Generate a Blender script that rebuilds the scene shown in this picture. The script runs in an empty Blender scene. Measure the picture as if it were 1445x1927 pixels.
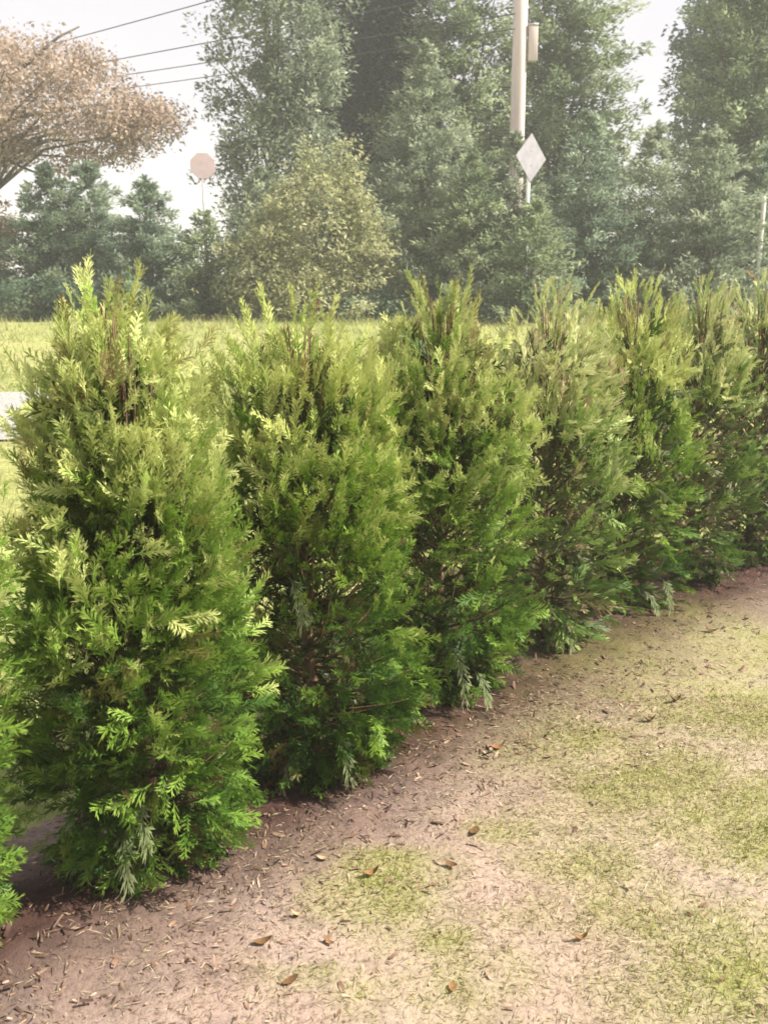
import bpy, math, random
import numpy as np
from mathutils import Vector, Matrix

random.seed(7)
rng = np.random.default_rng(7)
sc = bpy.context.scene
COL = sc.collection
R = math.radians

# ------------------------------------------------------------------ camera
CAM_H = 1.70
PITCH = R(13.1)
FPX = 1850.0                      # focal length in pixels of the 1445 x 1927 photograph
cam_d = bpy.data.cameras.new('camera')
cam_d.sensor_fit = 'VERTICAL'
cam_d.sensor_height = 24.0
cam_d.lens = 24.0 * FPX / 1927.0
cam_d.clip_start = 0.05
cam_d.clip_end = 2000
cam_d.dof.use_dof = True
cam_d.dof.focus_distance = 3.6
cam_d.dof.aperture_fstop = 4.5
cam = bpy.data.objects.new('camera', cam_d)
cam.location = (0, 0, CAM_H)
cam.rotation_euler = (math.pi / 2 - PITCH, 0, 0)
COL.objects.link(cam)
sc.camera = cam

# ------------------------------------------------------------------ light
SUN_EL, SUN_AZ = R(46), R(91)     # azimuth clockwise from +Y (into the picture)
world = bpy.data.worlds.new('World')
sc.world = world
world.use_nodes = True
wn, wl = world.node_tree.nodes, world.node_tree.links
wn.clear()
sky = wn.new('ShaderNodeTexSky')
sky.sky_type = 'NISHITA'
sky.sun_disc = False
sky.sun_elevation = SUN_EL
sky.sun_rotation = SUN_AZ
sky.air_density = 1.0
sky.dust_density = 4.0
sky.ozone_density = 1.0
veil = wn.new('ShaderNodeMix')    # thin bright high cloud over the whole sky
veil.data_type = 'RGBA'
veil.inputs[0].default_value = 0.80
veil.inputs[7].default_value = (8.8, 8.4, 8.9, 1)
bg = wn.new('ShaderNodeBackground')
bg.inputs['Strength'].default_value = 0.053
wo = wn.new('ShaderNodeOutputWorld')
wl.new(sky.outputs[0], veil.inputs[6])
wl.new(veil.outputs[2], bg.inputs['Color'])
wl.new(bg.outputs[0], wo.inputs['Surface'])

sun_d = bpy.data.lights.new('sun', 'SUN')
sun_d.energy = 5.0
sun_d.angle = R(0.6)
sun_d.color = (1.0, 0.93, 0.80)
sun = bpy.data.objects.new('sun', sun_d)
sdir = Vector((math.sin(SUN_AZ) * math.cos(SUN_EL), math.cos(SUN_AZ) * math.cos(SUN_EL), math.sin(SUN_EL)))
sun.rotation_euler = sdir.to_track_quat('Z', 'Y').to_euler()
sun.location = sdir * 60
COL.objects.link(sun)

sc.view_settings.view_transform = 'Standard'
sc.view_settings.look = 'None'
sc.view_settings.exposure = 1.16
sc.view_settings.gamma = 1.0
sc.view_settings.use_curve_mapping = False
sc.cycles.max_bounces = 7
sc.cycles.diffuse_bounces = 3
sc.cycles.transmission_bounces = 4
sc.cycles.volume_bounces = 1
sc.cycles.filter_width = 1.7
HAZE = 0.0024

# ------------------------------------------------------------------ helpers
def ground_z(x, y):
    """The land lies level round the row of shrubs and climbs gently towards the trees."""
    t = np.clip((np.asarray(y, float) - 8.5) / 16.0, 0, 1)
    return 0.80 * t * t * (3 - 2 * t)

def view_dir(px, py):
    u, v = (px - 722.5) / FPX, (963.5 - py) / FPX
    c, s = math.cos(PITCH), math.sin(PITCH)
    return Vector((u, c + v * s, -s + v * c))

def on_ground(px, py):
    d = view_dir(px, py)
    t = 0.5
    for _ in range(60):
        p = d * t
        t += (CAM_H + p.z - float(ground_z(p.x, p.y))) / max(0.15, -d.z + 0.05) * 0.8
    return Vector((d.x * t, d.y * t))

def at_dist(px, py, Y):
    d = view_dir(px, py)
    t = Y / d.y
    return Vector((d.x * t, Y, CAM_H + d.z * t))

def hash2(ix, iy, seed):
    h = (ix.astype(np.int64) * 374761393 + iy.astype(np.int64) * 668265263 + seed * 982451653) & 0x7fffffff
    h = ((h ^ (h >> 13)) * 1274126177) & 0x7fffffff
    return ((h ^ (h >> 16)) & 0xffff) / 65535.0

def vnoise(x, y, seed=0):
    x, y = np.asarray(x, float), np.asarray(y, float)
    ix, iy = np.floor(x), np.floor(y)
    fx, fy = x - ix, y - iy
    fx, fy = fx * fx * (3 - 2 * fx), fy * fy * (3 - 2 * fy)
    a, b = hash2(ix, iy, seed), hash2(ix + 1, iy, seed)
    c, d = hash2(ix, iy + 1, seed), hash2(ix + 1, iy + 1, seed)
    return (a * (1 - fx) + b * fx) * (1 - fy) + (c * (1 - fx) + d * fx) * fy

def fbm(x, y, seed=0, octv=4):
    s, a, n = 0, 0.5, 0
    for k in range(octv):
        s = s + a * vnoise(x * 2 ** k, y * 2 ** k, seed + k)
        n += a
        a *= 0.5
    return s / n

def link(name, mesh, mat=None, parent=None):
    o = bpy.data.objects.new(name, mesh)
    COL.objects.link(o)
    if mat is not None:
        mesh.materials.append(mat)
    if parent is not None:
        o.parent = parent
    return o

def mesh_np(name, verts, faces, attrs=None, smooth=False):
    """verts (n,3), faces (m,k) with one k, attrs {name: per-vertex float}"""
    me = bpy.data.meshes.new(name)
    verts = np.asarray(verts, np.float32)
    faces = np.asarray(faces, np.int32)
    n, (m, k) = len(verts), faces.shape
    me.vertices.add(n)
    me.vertices.foreach_set('co', verts.ravel())
    me.loops.add(m * k)
    me.loops.foreach_set('vertex_index', faces.ravel())
    me.polygons.add(m)
    me.polygons.foreach_set('loop_start', np.arange(0, m * k, k, dtype=np.int32))
    if smooth:
        me.polygons.foreach_set('use_smooth', np.ones(m, bool))
    me.update(calc_edges=True)
    for an, av in (attrs or {}).items():
        a = me.attributes.new(an, 'FLOAT', 'POINT')
        a.data.foreach_set('value', np.asarray(av, np.float32))
    return me

def tag(o, label=None, cat=None, group=None, kind=None):
    if label: o['label'] = label
    if cat: o['category'] = cat
    if group: o['group'] = group
    if kind: o['kind'] = kind
    return o

def empty(name, loc, label, cat, group=None):
    o = bpy.data.objects.new(name, None)
    o.empty_display_size = 0.2
    o.location = loc
    COL.objects.link(o)
    return tag(o, label, cat, group)

def tube(path, radii, sides=7):
    """tapered tube along points; returns verts, quad faces"""
    P = np.asarray(path, float)
    n = len(P)
    V, F = [], []
    for i in range(n):
        t = P[min(i + 1, n - 1)] - P[max(i - 1, 0)]
        t /= np.linalg.norm(t) + 1e-9
        a = np.array([0, 0, 1.0]) if abs(t[2]) < 0.9 else np.array([1.0, 0, 0])
        u = np.cross(t, a); u /= np.linalg.norm(u)
        w = np.cross(t, u)
        for k in range(sides):
            q = 2 * math.pi * k / sides
            V.append(P[i] + radii[i] * (math.cos(q) * u + math.sin(q) * w))
    for i in range(n - 1):
        for k in range(sides):
            k2 = (k + 1) % sides
            F.append((i * sides + k, i * sides + k2, (i + 1) * sides + k2, (i + 1) * sides + k))
    # end caps as thin fans of quads
    for base, flip in ((0, True), ((n - 1) * sides, False)):
        for k in range(1, sides - 1, 2):
            q = (base, base + k, base + k + 1, base + min(k + 2, sides - 1))
            if q[2] != q[3]:
                F.append(q[::-1] if flip else q)
    return np.array(V), np.array(F, int)

def join(parts):
    V, F, o = [], [], 0
    for v, f in parts:
        V.append(v); F.append(np.asarray(f) + o); o += len(v)
    return np.vstack(V), np.vstack(F)

def box(sx, sy, sz, c=(0, 0, 0)):
    x, y, z = sx / 2, sy / 2, sz / 2
    v = np.array([(-x, -y, -z), (x, -y, -z), (x, y, -z), (-x, y, -z), (-x, -y, z), (x, -y, z), (x, y, z), (-x, y, z)], float) + np.array(c)
    f = np.array([(0, 3, 2, 1), (4, 5, 6, 7), (0, 1, 5, 4), (1, 2, 6, 5), (2, 3, 7, 6), (3, 0, 4, 7)])
    return v, f

# ------------------------------------------------------------------ materials
def new_mat(name):
    m = bpy.data.materials.new(name)
    m.use_nodes = True
    n = m.node_tree.nodes
    n.clear()
    return m, n, m.node_tree.links

def ramp(n, stops):
    r = n.new('ShaderNodeValToRGB')
    e = r.color_ramp.elements
    while len(e) < len(stops):
        e.new(0.5)
    for el, (p, c) in zip(e, stops):
        el.position = p
        el.color = (*c, 1)
    return r

def leaf_mat(name, stops, dry=(0.23, 0.13, 0.06), transl=0.24, gloss=0.25, rough=0.45):
    """foliage: colour from leaf age and, on arborvitae, painted light and shade (attribute tint), some of it dried brown (attribute dry)"""
    m, n, l = new_mat(name)
    at = n.new('ShaderNodeAttribute'); at.attribute_name = 'tint'
    ad = n.new('ShaderNodeAttribute'); ad.attribute_name = 'dry'
    rp = ramp(n, stops)
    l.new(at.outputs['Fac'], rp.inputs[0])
    mx = n.new('ShaderNodeMix'); mx.data_type = 'RGBA'
    l.new(ad.outputs['Fac'], mx.inputs[0])
    l.new(rp.outputs[0], mx.inputs[6])
    mx.inputs[7].default_value = (*dry, 1)
    p = n.new('ShaderNodeBsdfPrincipled')
    p.inputs['Roughness'].default_value = rough
    p.inputs['Specular IOR Level'].default_value = gloss
    l.new(mx.outputs[2], p.inputs['Base Color'])
    t = n.new('ShaderNodeBsdfTranslucent')
    l.new(mx.outputs[2], t.inputs['Color'])
    ms = n.new('ShaderNodeMixShader')
    ms.inputs[0].default_value = transl
    l.new(p.outputs[0], ms.inputs[1]); l.new(t.outputs[0], ms.inputs[2])
    o = n.new('ShaderNodeOutputMaterial')
    l.new(ms.outputs[0], o.inputs['Surface'])
    return m

def noise_mat(name, c0, c1, scale=8.0, rough=0.8, bump=0.3, stretch=(1, 1, 1), spec=0.2, detail=6):
    m, n, l = new_mat(name)
    tc = n.new('ShaderNodeTexCoord')
    mp = n.new('ShaderNodeMapping'); mp.inputs['Scale'].default_value = stretch
    nz = n.new('ShaderNodeTexNoise'); nz.inputs['Scale'].default_value = scale; nz.inputs['Detail'].default_value = detail
    rp = ramp(n, [(0.3, c0), (0.7, c1)])
    p = n.new('ShaderNodeBsdfPrincipled')
    p.inputs['Roughness'].default_value = rough
    p.inputs['Specular IOR Level'].default_value = spec
    b = n.new('ShaderNodeBump'); b.inputs['Strength'].default_value = bump; b.inputs['Distance'].default_value = 0.02
    o = n.new('ShaderNodeOutputMaterial')
    l.new(tc.outputs['Object'], mp.inputs[0]); l.new(mp.outputs[0], nz.inputs['Vector'])
    l.new(nz.outputs[0], rp.inputs[0]); l.new(rp.outputs[0], p.inputs['Base Color'])
    l.new(nz.outputs[0], b.inputs['Height']); l.new(b.outputs[0], p.inputs['Normal'])
    l.new(p.outputs[0], o.inputs['Surface'])
    return m

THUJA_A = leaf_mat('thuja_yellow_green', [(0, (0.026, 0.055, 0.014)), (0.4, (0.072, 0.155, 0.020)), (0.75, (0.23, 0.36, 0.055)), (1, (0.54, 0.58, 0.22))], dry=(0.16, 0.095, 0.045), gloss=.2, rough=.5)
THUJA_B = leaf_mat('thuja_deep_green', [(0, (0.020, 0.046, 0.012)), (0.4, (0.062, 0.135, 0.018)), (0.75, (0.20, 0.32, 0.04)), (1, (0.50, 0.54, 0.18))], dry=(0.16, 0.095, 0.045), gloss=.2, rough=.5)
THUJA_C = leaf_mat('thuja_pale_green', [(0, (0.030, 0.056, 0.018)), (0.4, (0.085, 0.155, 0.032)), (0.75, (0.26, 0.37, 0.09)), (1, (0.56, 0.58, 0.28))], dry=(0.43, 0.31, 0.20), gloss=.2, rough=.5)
TWIG = noise_mat('thuja_twig_bark', (0.10, 0.06, 0.035), (0.22, 0.14, 0.085), 30, 0.8, 0.3, (1, 1, 0.3))
PALE_TWIG = noise_mat('pale_dry_twig', (0.24, 0.19, 0.13), (0.42, 0.36, 0.27), 25, 0.7, 0.2)
BARK = noise_mat('tree_bark', (0.06, 0.05, 0.04), (0.17, 0.14, 0.11), 6, 0.9, 0.6, (1, 1, 0.25))

# ------------------------------------------------------------------ ground
def axis_lines(fine_lo, fine_hi, step, far, growth=1.22):
    a = list(np.arange(fine_lo, fine_hi + 1e-6, step))
    s, v = step, a[-1]
    while v < far:
        s *= growth; v += s; a.append(v)
    s, v = step, a[0]
    while v > -far:
        s *= growth; v -= s; a.insert(0, v)
    return np.array(a)

def grid_mesh(name, xs, ys, zf, attrs=None, keep=None):
    X, Y = np.meshgrid(xs, ys)
    x, y = X.ravel(), Y.ravel()
    z = zf(x, y)
    nx, ny = len(xs), len(ys)
    i = np.arange((nx - 1) * (ny - 1))
    r, c = i // (nx - 1), i % (nx - 1)
    a = r * nx + c
    F = np.stack([a, a + 1, a + nx + 1, a + nx], 1)
    if keep is not None:
        k = keep(x, y)
        F = F[k[F].all(1)]
        used = np.zeros(len(x), bool); used[F.ravel()] = True
        remap = np.cumsum(used) - 1
        F = remap[F]
        x, y, z = x[used], y[used], z[used]
    at = {k_: f(x, y) for k_, f in (attrs or {}).items()}
    return mesh_np(name, np.stack([x, y, z], 1), F, at, smooth=True)

# the line of the planted row
T_PIX = [(-205, 1925), (285, 1632), (590, 1452), (830, 1312), (1020, 1217), (1165, 1150), (1290, 1100), (1400, 1066), (1500, 1040)]
T_POS = [on_ground(*p) for p in T_PIX[1:]]
T_POS = [T_POS[0] + (T_POS[0] - T_POS[2]) / 2 * 0.84 + Vector((-.13, .05))] + T_POS
ra, rb = np.array(T_POS[1]), np.array(T_POS[8])
rd = (rb - ra) / np.linalg.norm(rb - ra)
rnorm = np.array([rd[1], -rd[0]])                 # towards the bare soil side (right)
def row_off(x, y):                                # signed distance from the row, + on the soil side
    return (x - ra[0]) * rnorm[0] + (y - ra[1]) * rnorm[1]
def row_along(x, y):
    return (x - ra[0]) * rd[0] + (y - ra[1]) * rd[1]

MOSS_PIX = [(740, 1700, .20, .9), (1185, 1490, .30, .9), (1120, 1640, .22, .7), (1385, 1335, .55, .8), (1390, 1555, .35, .9),
            (1410, 1850, .30, 1.), (1240, 1760, .24, .7), (835, 1815, .12, .75), (950, 1570, .14, .6), (560, 1870, .10, .5), (1425, 1235, .5, .7),
            (1100, 1420, .35, .6), (1290, 1480, .3, .8), (700, 1900, .14, .5), (1050, 1560, .25, .4), (1250, 1290, .5, .5), (1000, 1750, .12, .4), (880, 1900, .15, .5), (1000, 1900, .15, .4), (1200, 1600, .2, .4)]
MOSS = [(on_ground(a, b), r, s) for a, b, r, s in MOSS_PIX]
def moss_f(x, y):
    m = np.zeros(len(x))
    wx = x + 0.30 * (fbm(x * 5, y * 5, 11) - .5); wy = y + 0.30 * (fbm(x * 5, y * 5, 12) - .5)
    for p, r, s in MOSS:
        d = np.hypot((wx - p.x), (wy - p.y)) / r
        m = np.maximum(m, s * np.exp(-d ** 2 * 1.1))
    wide = np.clip((fbm(x * 0.9 + 4, y * 0.9, 31) - .46) * 5, 0, 1) * np.clip((row_off(x, y) - 1.1) / 1.6, 0, 1)
    m = np.maximum(m, 0.65 * wide)
    m = np.maximum(m, .46 * np.clip((row_off(x, y) - .7) / 1.3, 0, 1))
    return 0.9 * np.clip(m * (0.55 + 0.9 * fbm(x * 14, y * 14, 13)), 0, 1)
def mulch_shade_f(x, y):
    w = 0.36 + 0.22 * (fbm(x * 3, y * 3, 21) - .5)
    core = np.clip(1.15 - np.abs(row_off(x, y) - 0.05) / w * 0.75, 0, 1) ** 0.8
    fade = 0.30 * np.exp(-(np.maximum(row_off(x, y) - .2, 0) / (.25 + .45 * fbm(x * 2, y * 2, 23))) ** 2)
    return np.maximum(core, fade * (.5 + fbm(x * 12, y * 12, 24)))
def soil_z(x, y):
    base = ground_z(x, y) + 0.014
    r = 0.020 * fbm(x * 2.2, y * 2.2, 41) + 0.012 * fbm(x * 9, y * 9, 42) + 0.007 * fbm(x * 26, y * 26, 43, 3)
    return base + r + 0.035 * np.exp(-(row_off(x, y) / 0.28) ** 2)

# meadow: one sheet to the horizon
def ground_mat():
    m, n, l = new_mat('meadow_turf')
    tc = n.new('ShaderNodeTexCoord')
    a = n.new('ShaderNodeTexNoise'); a.inputs['Scale'].default_value = 0.35; a.inputs['Detail'].default_value = 7
    b = n.new('ShaderNodeTexNoise'); b.inputs['Scale'].default_value = 9; b.inputs['Detail'].default_value = 8
    l.new(tc.outputs['Object'], a.inputs['Vector']); l.new(tc.outputs['Object'], b.inputs['Vector'])
    ra_ = ramp(n, [(0.3, (0.20, 0.23, 0.075)), (0.52, (0.30, 0.32, 0.12)), (0.72, (0.38, 0.37, 0.17))])
    rb_ = ramp(n, [(0.25, (0.55, 0.55, 0.5)), (0.75, (1.2, 1.2, 1.15))])
    mu = n.new('ShaderNodeMix'); mu.data_type = 'RGBA'; mu.blend_type = 'MULTIPLY'; mu.inputs[0].default_value = 1
    l.new(a.outputs[0], ra_.inputs[0]); l.new(b.outputs[0], rb_.inputs[0])
    l.new(ra_.outputs[0], mu.inputs[6]); l.new(rb_.outputs[0], mu.inputs[7])
    p = n.new('ShaderNodeBsdfPrincipled'); p.inputs['Roughness'].default_value = 0.95; p.inputs['Specular IOR Level'].default_value = 0.1
    bp = n.new('ShaderNodeBump'); bp.inputs['Strength'].default_value = 0.6; bp.inputs['Distance'].default_value = 0.05
    l.new(b.outputs[0], bp.inputs['Height']); l.new(bp.outputs[0], p.inputs['Normal'])
    l.new(mu.outputs[2], p.inputs['Base Color'])
    o = n.new('ShaderNodeOutputMaterial'); l.new(p.outputs[0], o.inputs['Surface'])
    return m
xs = axis_lines(-12, 12, 0.5, 300)
ys = axis_lines(-4, 30, 0.5, 300)
g = link('ground', grid_mesh('ground', xs, ys, lambda x, y: ground_z(x, y)), ground_mat())
tag(g, 'pale yellow green meadow ground rising gently to the trees', kind='structure')

# bare soil with moss, beside the row
def soil_mat():
    m, n, l = new_mat('pinkish_bare_soil')
    tc = n.new('ShaderNodeTexCoord')
    def nz(scale, det=8, rough=0.6):
        t = n.new('ShaderNodeTexNoise'); t.inputs['Scale'].default_value = scale; t.inputs['Detail'].default_value = det
        t.inputs['Roughness'].default_value = rough
        l.new(tc.outputs['Object'], t.inputs['Vector']); return t
    def mixc(fac, a, b, mode='MIX'):
        x = n.new('ShaderNodeMix'); x.data_type = 'RGBA'; x.blend_type = mode
        if isinstance(fac, float): x.inputs[0].default_value = fac
        else: l.new(fac, x.inputs[0])
        for s, v in ((6, a), (7, b)):
            if isinstance(v, tuple): x.inputs[s].default_value = (*v, 1)
            else: l.new(v, x.inputs[s])
        return x.outputs[2]
    big, mid, fine = nz(1.6), nz(11), nz(70, 5, 0.7)
    r1 = ramp(n, [(0.3, (0.345, 0.245, 0.225)), (0.5, (0.375, 0.29, 0.245)), (0.72, (0.40, 0.32, 0.305))]); l.new(big.outputs[0], r1.inputs[0])
    r2 = ramp(n, [(0.28, (0.50, 0.45, 0.43)), (0.47, (0.95, 0.94, 0.93)), (0.75, (1.16, 1.12, 1.1))]); l.new(mid.outputs[0], r2.inputs[0])
    r3 = ramp(n, [(0.34, (0.36, 0.32, 0.30)), (0.47, (0.95, 0.95, 0.95)), (0.7, (1.25, 1.22, 1.2))]); l.new(fine.outputs[0], r3.inputs[0])
    c = mixc(0.75, r1.outputs[0], r2.outputs[0], 'MULTIPLY')
    c = mixc(0.8, c, r3.outputs[0], 'MULTIPLY')
    am = n.new('ShaderNodeAttribute'); am.attribute_name = 'mulch'
    au = n.new('ShaderNodeAttribute'); au.attribute_name = 'moss'
    rm = ramp(n, [(0.3, (0.026, 0.014, 0.012)), (0.7, (0.085, 0.046, 0.038))]); l.new(mid.outputs[0], rm.inputs[0])  # mulch brown deepened to paint in shadow under the row
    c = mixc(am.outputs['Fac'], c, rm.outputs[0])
    rg = ramp(n, [(0.3, (0.145, 0.155, 0.045)), (0.55, (0.26, 0.27, 0.085)), (0.75, (0.36, 0.35, 0.15))]); l.new(fine.outputs[0], rg.inputs[0])
    c = mixc(au.outputs['Fac'], c, rg.outputs[0])
    p = n.new('ShaderNodeBsdfPrincipled'); p.inputs['Roughness'].default_value = 0.95; p.inputs['Specular IOR Level'].default_value = 0.12
    l.new(c, p.inputs['Base Color'])
    ad = n.new('ShaderNodeMath'); ad.operation = 'ADD'; l.new(mid.outputs[0], ad.inputs[0]); l.new(fine.outputs[0], ad.inputs[1])
    bp = n.new('ShaderNodeBump'); bp.inputs['Strength'].default_value = 0.7; bp.inputs['Distance'].default_value = 0.010
    l.new(ad.outputs[0], bp.inputs['Height']); l.new(bp.outputs[0], p.inputs['Normal'])
    o = n.new('ShaderNodeOutputMaterial'); l.new(p.outputs[0], o.inputs['Surface'])
    return m
def soil_keep(x, y):
    return row_off(x, y) > -0.42 + 0.25 * (fbm(x * 2.3, y * 2.3, 51) - .5)
sx = np.concatenate([np.arange(-2.4, 3.2, 0.03), np.arange(3.2, 9.0, 0.12)])
sy = np.concatenate([np.arange(0.0, 5.0, 0.03), np.arange(5.0, 10.5, 0.10)])
s = link('bare_soil', grid_mesh('bare_soil', sx, sy, soil_z, {'moss': moss_f, 'mulch': mulch_shade_f}, soil_keep), soil_mat())
tag(s, 'pinkish tan bare soil with mossy patches beside the row of evergreens', kind='structure')

# ---- little bits lying on the soil: shreds of bark, dry leaf crumbs
def scatter_xy(n, x0, x1, y0, y1):
    return rng.uniform(x0, x1, n), rng.uniform(y0, y1, n)

def frames(n, yaw, pitch, roll):
    cy, sy_, cp, sp, cr, sr = np.cos(yaw), np.sin(yaw), np.cos(pitch), np.sin(pitch), np.cos(roll), np.sin(roll)
    X = np.stack([cy * cp, sy_ * cp, sp], 1)
    Y0 = np.stack([-sy_, cy, np.zeros(n)], 1)
    Z0 = np.cross(X, Y0)
    Y = Y0 * cr[:, None] + Z0 * sr[:, None]
    return X, Y, np.cross(X, Y)

def strips(base, X, Y, Z, L, W, bend, tint, dry=None, nseg=2, taper=True):
    """bent tapered strips (blades, shreds): base points, frame, length, width, bend"""
    n = len(base)
    rows = []
    for k in range(nseg + 1):
        u = k / nseg
        w = W * ((1 - u) ** 0.7 if taper else (0.35 + 0.65 * math.sin(math.pi * (0.12 + 0.76 * u)))) * 0.5
        c = base + X * (L * u)[:, None] + Z * (bend * L * u * u)[:, None]
        rows += [c - Y * w[:, None], c + Y * w[:, None]]
    V = np.stack(rows, 1).reshape(-1, 3)
    m = 2 * (nseg + 1)
    o = np.arange(n)[:, None] * m
    F = np.concatenate([o + np.array([2 * k, 2 * k + 1, 2 * k + 3, 2 * k + 2]) for k in range(nseg)])
    prof = np.repeat(np.linspace(0, 1, nseg + 1), 2)
    T = np.clip(tint[:, None] + 0.25 * (prof[None] - .4), 0, 1).ravel()
    D = np.zeros(n * m) if dry is None else np.repeat(dry, m)
    return V, F, T, D

def stuff_mesh(name, V, F, T, D, mat, parent=None):
    return link(name, mesh_np(name, V, F, {'tint': T, 'dry': D}), mat, parent)

LITTER = leaf_mat('soil_litter', [(0, (0.06, 0.035, 0.022)), (0.35, (0.17, 0.10, 0.065)), (0.7, (0.38, 0.27, 0.20)), (1, (0.60, 0.50, 0.42))], transl=0.05, gloss=0.15, rough=0.8)
GRASS = leaf_mat('moss_grass', [(0, (0.13, 0.145, 0.03)), (0.5, (0.27, 0.29, 0.075)), (1, (0.46, 0.46, 0.17))], dry=(0.42, 0.34, 0.16), transl=0.4, gloss=0.15, rough=0.6)
MEADOW = leaf_mat('meadow_grass', [(0, (0.17, 0.22, 0.06)), (0.5, (0.31, 0.36, 0.12)), (1, (0.47, 0.48, 0.21))], dry=(0.52, 0.46, 0.26), transl=0.4, gloss=0.12, rough=0.6)

n = 64000
x, y = scatter_xy(n, -2.0, 6.0, 0.9, 8.0)
x[:n // 2], y[:n // 2] = scatter_xy(n // 2, -1.3, 2.2, 0.95, 4.2)
ro = row_off(x, y)
dens = np.clip(0.02 + 0.65 * np.exp(-((ro - .25) / .55) ** 2) + 0.9 * (fbm(x * 2.2, y * 2.2, 61) - .45), 0.02, 1)
k = (rng.random(n) < dens) & (ro > -0.3)
x, y, ro = x[k], y[k], ro[k]
n = len(x)
size = rng.lognormal(math.log(0.0085), 0.65, n).clip(0.004, 0.045)
X, Y, Z = frames(n, rng.uniform(0, 6.283, n), rng.normal(0, .14, n), rng.normal(0, .35, n))
B = np.stack([x, y, soil_z(x, y) + 0.002 + rng.uniform(0, .004, n)], 1)
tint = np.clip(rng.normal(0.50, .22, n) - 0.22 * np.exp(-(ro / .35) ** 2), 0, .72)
V, F, T, D = strips(B, X, Y, Z, size, size * rng.uniform(.14, .42, n), rng.normal(0, .25, n), tint, nseg=2, taper=False)
V[:, 2] = np.maximum(V[:, 2], soil_z(V[:, 0], V[:, 1]) + 0.0015)
o = stuff_mesh('soil_litter', V, F, T, D, LITTER)
tag(o, 'brown and tan shreds of bark and leaf scattered over the bare soil', 'litter', kind='stuff')

n = 190000
x, y = scatter_xy(n, -1.2, 4.6, 0.95, 7.5)
x[:n // 2], y[:n // 2] = scatter_xy(n // 2, -0.9, 2.0, 0.95, 3.8)
mo = moss_f(x, y)
k = (rng.random(n) < np.clip(mo * 1.25 - .12, 0, 1)) & (row_off(x, y) > 0.3)
x, y, mo = x[k], y[k], mo[k]
n = len(x)
L = rng.uniform(0.010, 0.030, n) * (0.6 + .7 * mo)
X, Y, Z = frames(n, rng.uniform(0, 6.283, n), rng.uniform(.3, 1.3, n), rng.normal(0, .3, n))
W = rng.uniform(.0018, .004, n)
dr_ = (rng.random(n) < .3) * rng.uniform(.4, 1, n)
m_ = np.stack([x, y, soil_z(x, y) - .001], 1)
mid_ = m_ + X * (L * .4)[:, None]
V = np.stack([m_, mid_ + Y * (W * .5)[:, None], m_ + X * L[:, None] - Z * (L * .18)[:, None], mid_ - Y * (W * .5)[:, None]], 1).reshape(-1, 3)
F = np.arange(4 * n).reshape(n, 4); T = np.repeat(np.clip(rng.normal(.5, .22, n), 0, 1), 4); D = np.repeat(dr_, 4)
o = stuff_mesh('moss_grass', V, F, T, D, GRASS)
tag(o, 'olive green moss and fine short grass in patches on the soil', 'grass', kind='stuff')

n = 130000
x, y = scatter_xy(n, -1.2, 5.0, 0.95, 7.5)
x[:n // 2], y[:n // 2] = scatter_xy(n // 2, -0.9, 2.2, 0.95, 3.8)
ro = row_off(x, y)
k = (ro > .12) & (rng.random(n) < np.clip(.25 + 1.5 * (fbm(x * 3, y * 3, 91) - .35), .05, 1) * np.clip(.35 + ro * .5, 0, 1))
x, y = x[k], y[k]; n = len(x)
L = rng.uniform(.012, .042, n)
X, Y, Z = frames(n, rng.normal(.45, 1.1, n) + (rng.random(n) < .5) * math.pi, np.abs(rng.normal(0, .16, n)), rng.normal(0, .5, n))
def flakes0(p, X, Y, Z, L, W, tint):
    m = p + X * (L * .45)[:, None] + Z * (L * .05)[:, None]
    V = np.stack([p, m + Y * (W * .5)[:, None], p + X * L[:, None], m - Y * (W * .5)[:, None]], 1).reshape(-1, 3)
    return V, np.arange(4 * len(p)).reshape(-1, 4), np.repeat(np.clip(tint, 0, 1), 4), np.zeros(4 * len(p))
V, F, T, D = flakes0(np.stack([x, y, soil_z(x, y) + .003], 1), X, Y, Z, L, rng.uniform(.0014, .0032, n), rng.normal(.5, .25, n))
STRAW = leaf_mat('dry_straw', [(0, (0.13, 0.09, 0.05)), (0.5, (0.33, 0.265, 0.17)), (1, (0.50, 0.43, 0.30))], transl=.15, gloss=.15, rough=.7)
o = stuff_mesh('dry_straw', V, F, T, D, STRAW)
tag(o, 'short pale straw lying matted over the bare soil', 'straw', kind='stuff')

n = 20000
x, y = scatter_xy(n, -1.2, 2.6, 1.0, 6.2)
ro = row_off(x, y)
k = rng.random(n) < np.exp(-((ro - .12) / .34) ** 2)
x, y = x[k], y[k]; n = len(x)
L = rng.lognormal(math.log(.015), .45, n).clip(.006, .04)
X, Y, Z = frames(n, rng.uniform(0, 6.283, n), rng.normal(0, .25, n), rng.normal(0, .4, n))
V, F, T, D = strips(np.stack([x, y, soil_z(x, y) + rng.uniform(.002, .012, n)], 1), X, Y, Z, L, L * rng.uniform(.2, .5, n), rng.normal(0, .2, n), np.clip(rng.normal(.45, .25, n), 0, 1), nseg=1, taper=False)
MULCH = leaf_mat('bark_mulch', [(0, (0.022, 0.012, 0.010)), (0.5, (0.075, 0.042, 0.033)), (1, (0.22, 0.145, 0.11))], transl=0.02, gloss=.15, rough=.85)  # bark colour darkened to paint in shade at the row's foot
o = stuff_mesh('bark_mulch', V, F, T, D, MULCH)
tag(o, 'reddish bark chips, coloured darker for shade, heaped along the foot of the row', 'mulch', kind='stuff')

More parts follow.
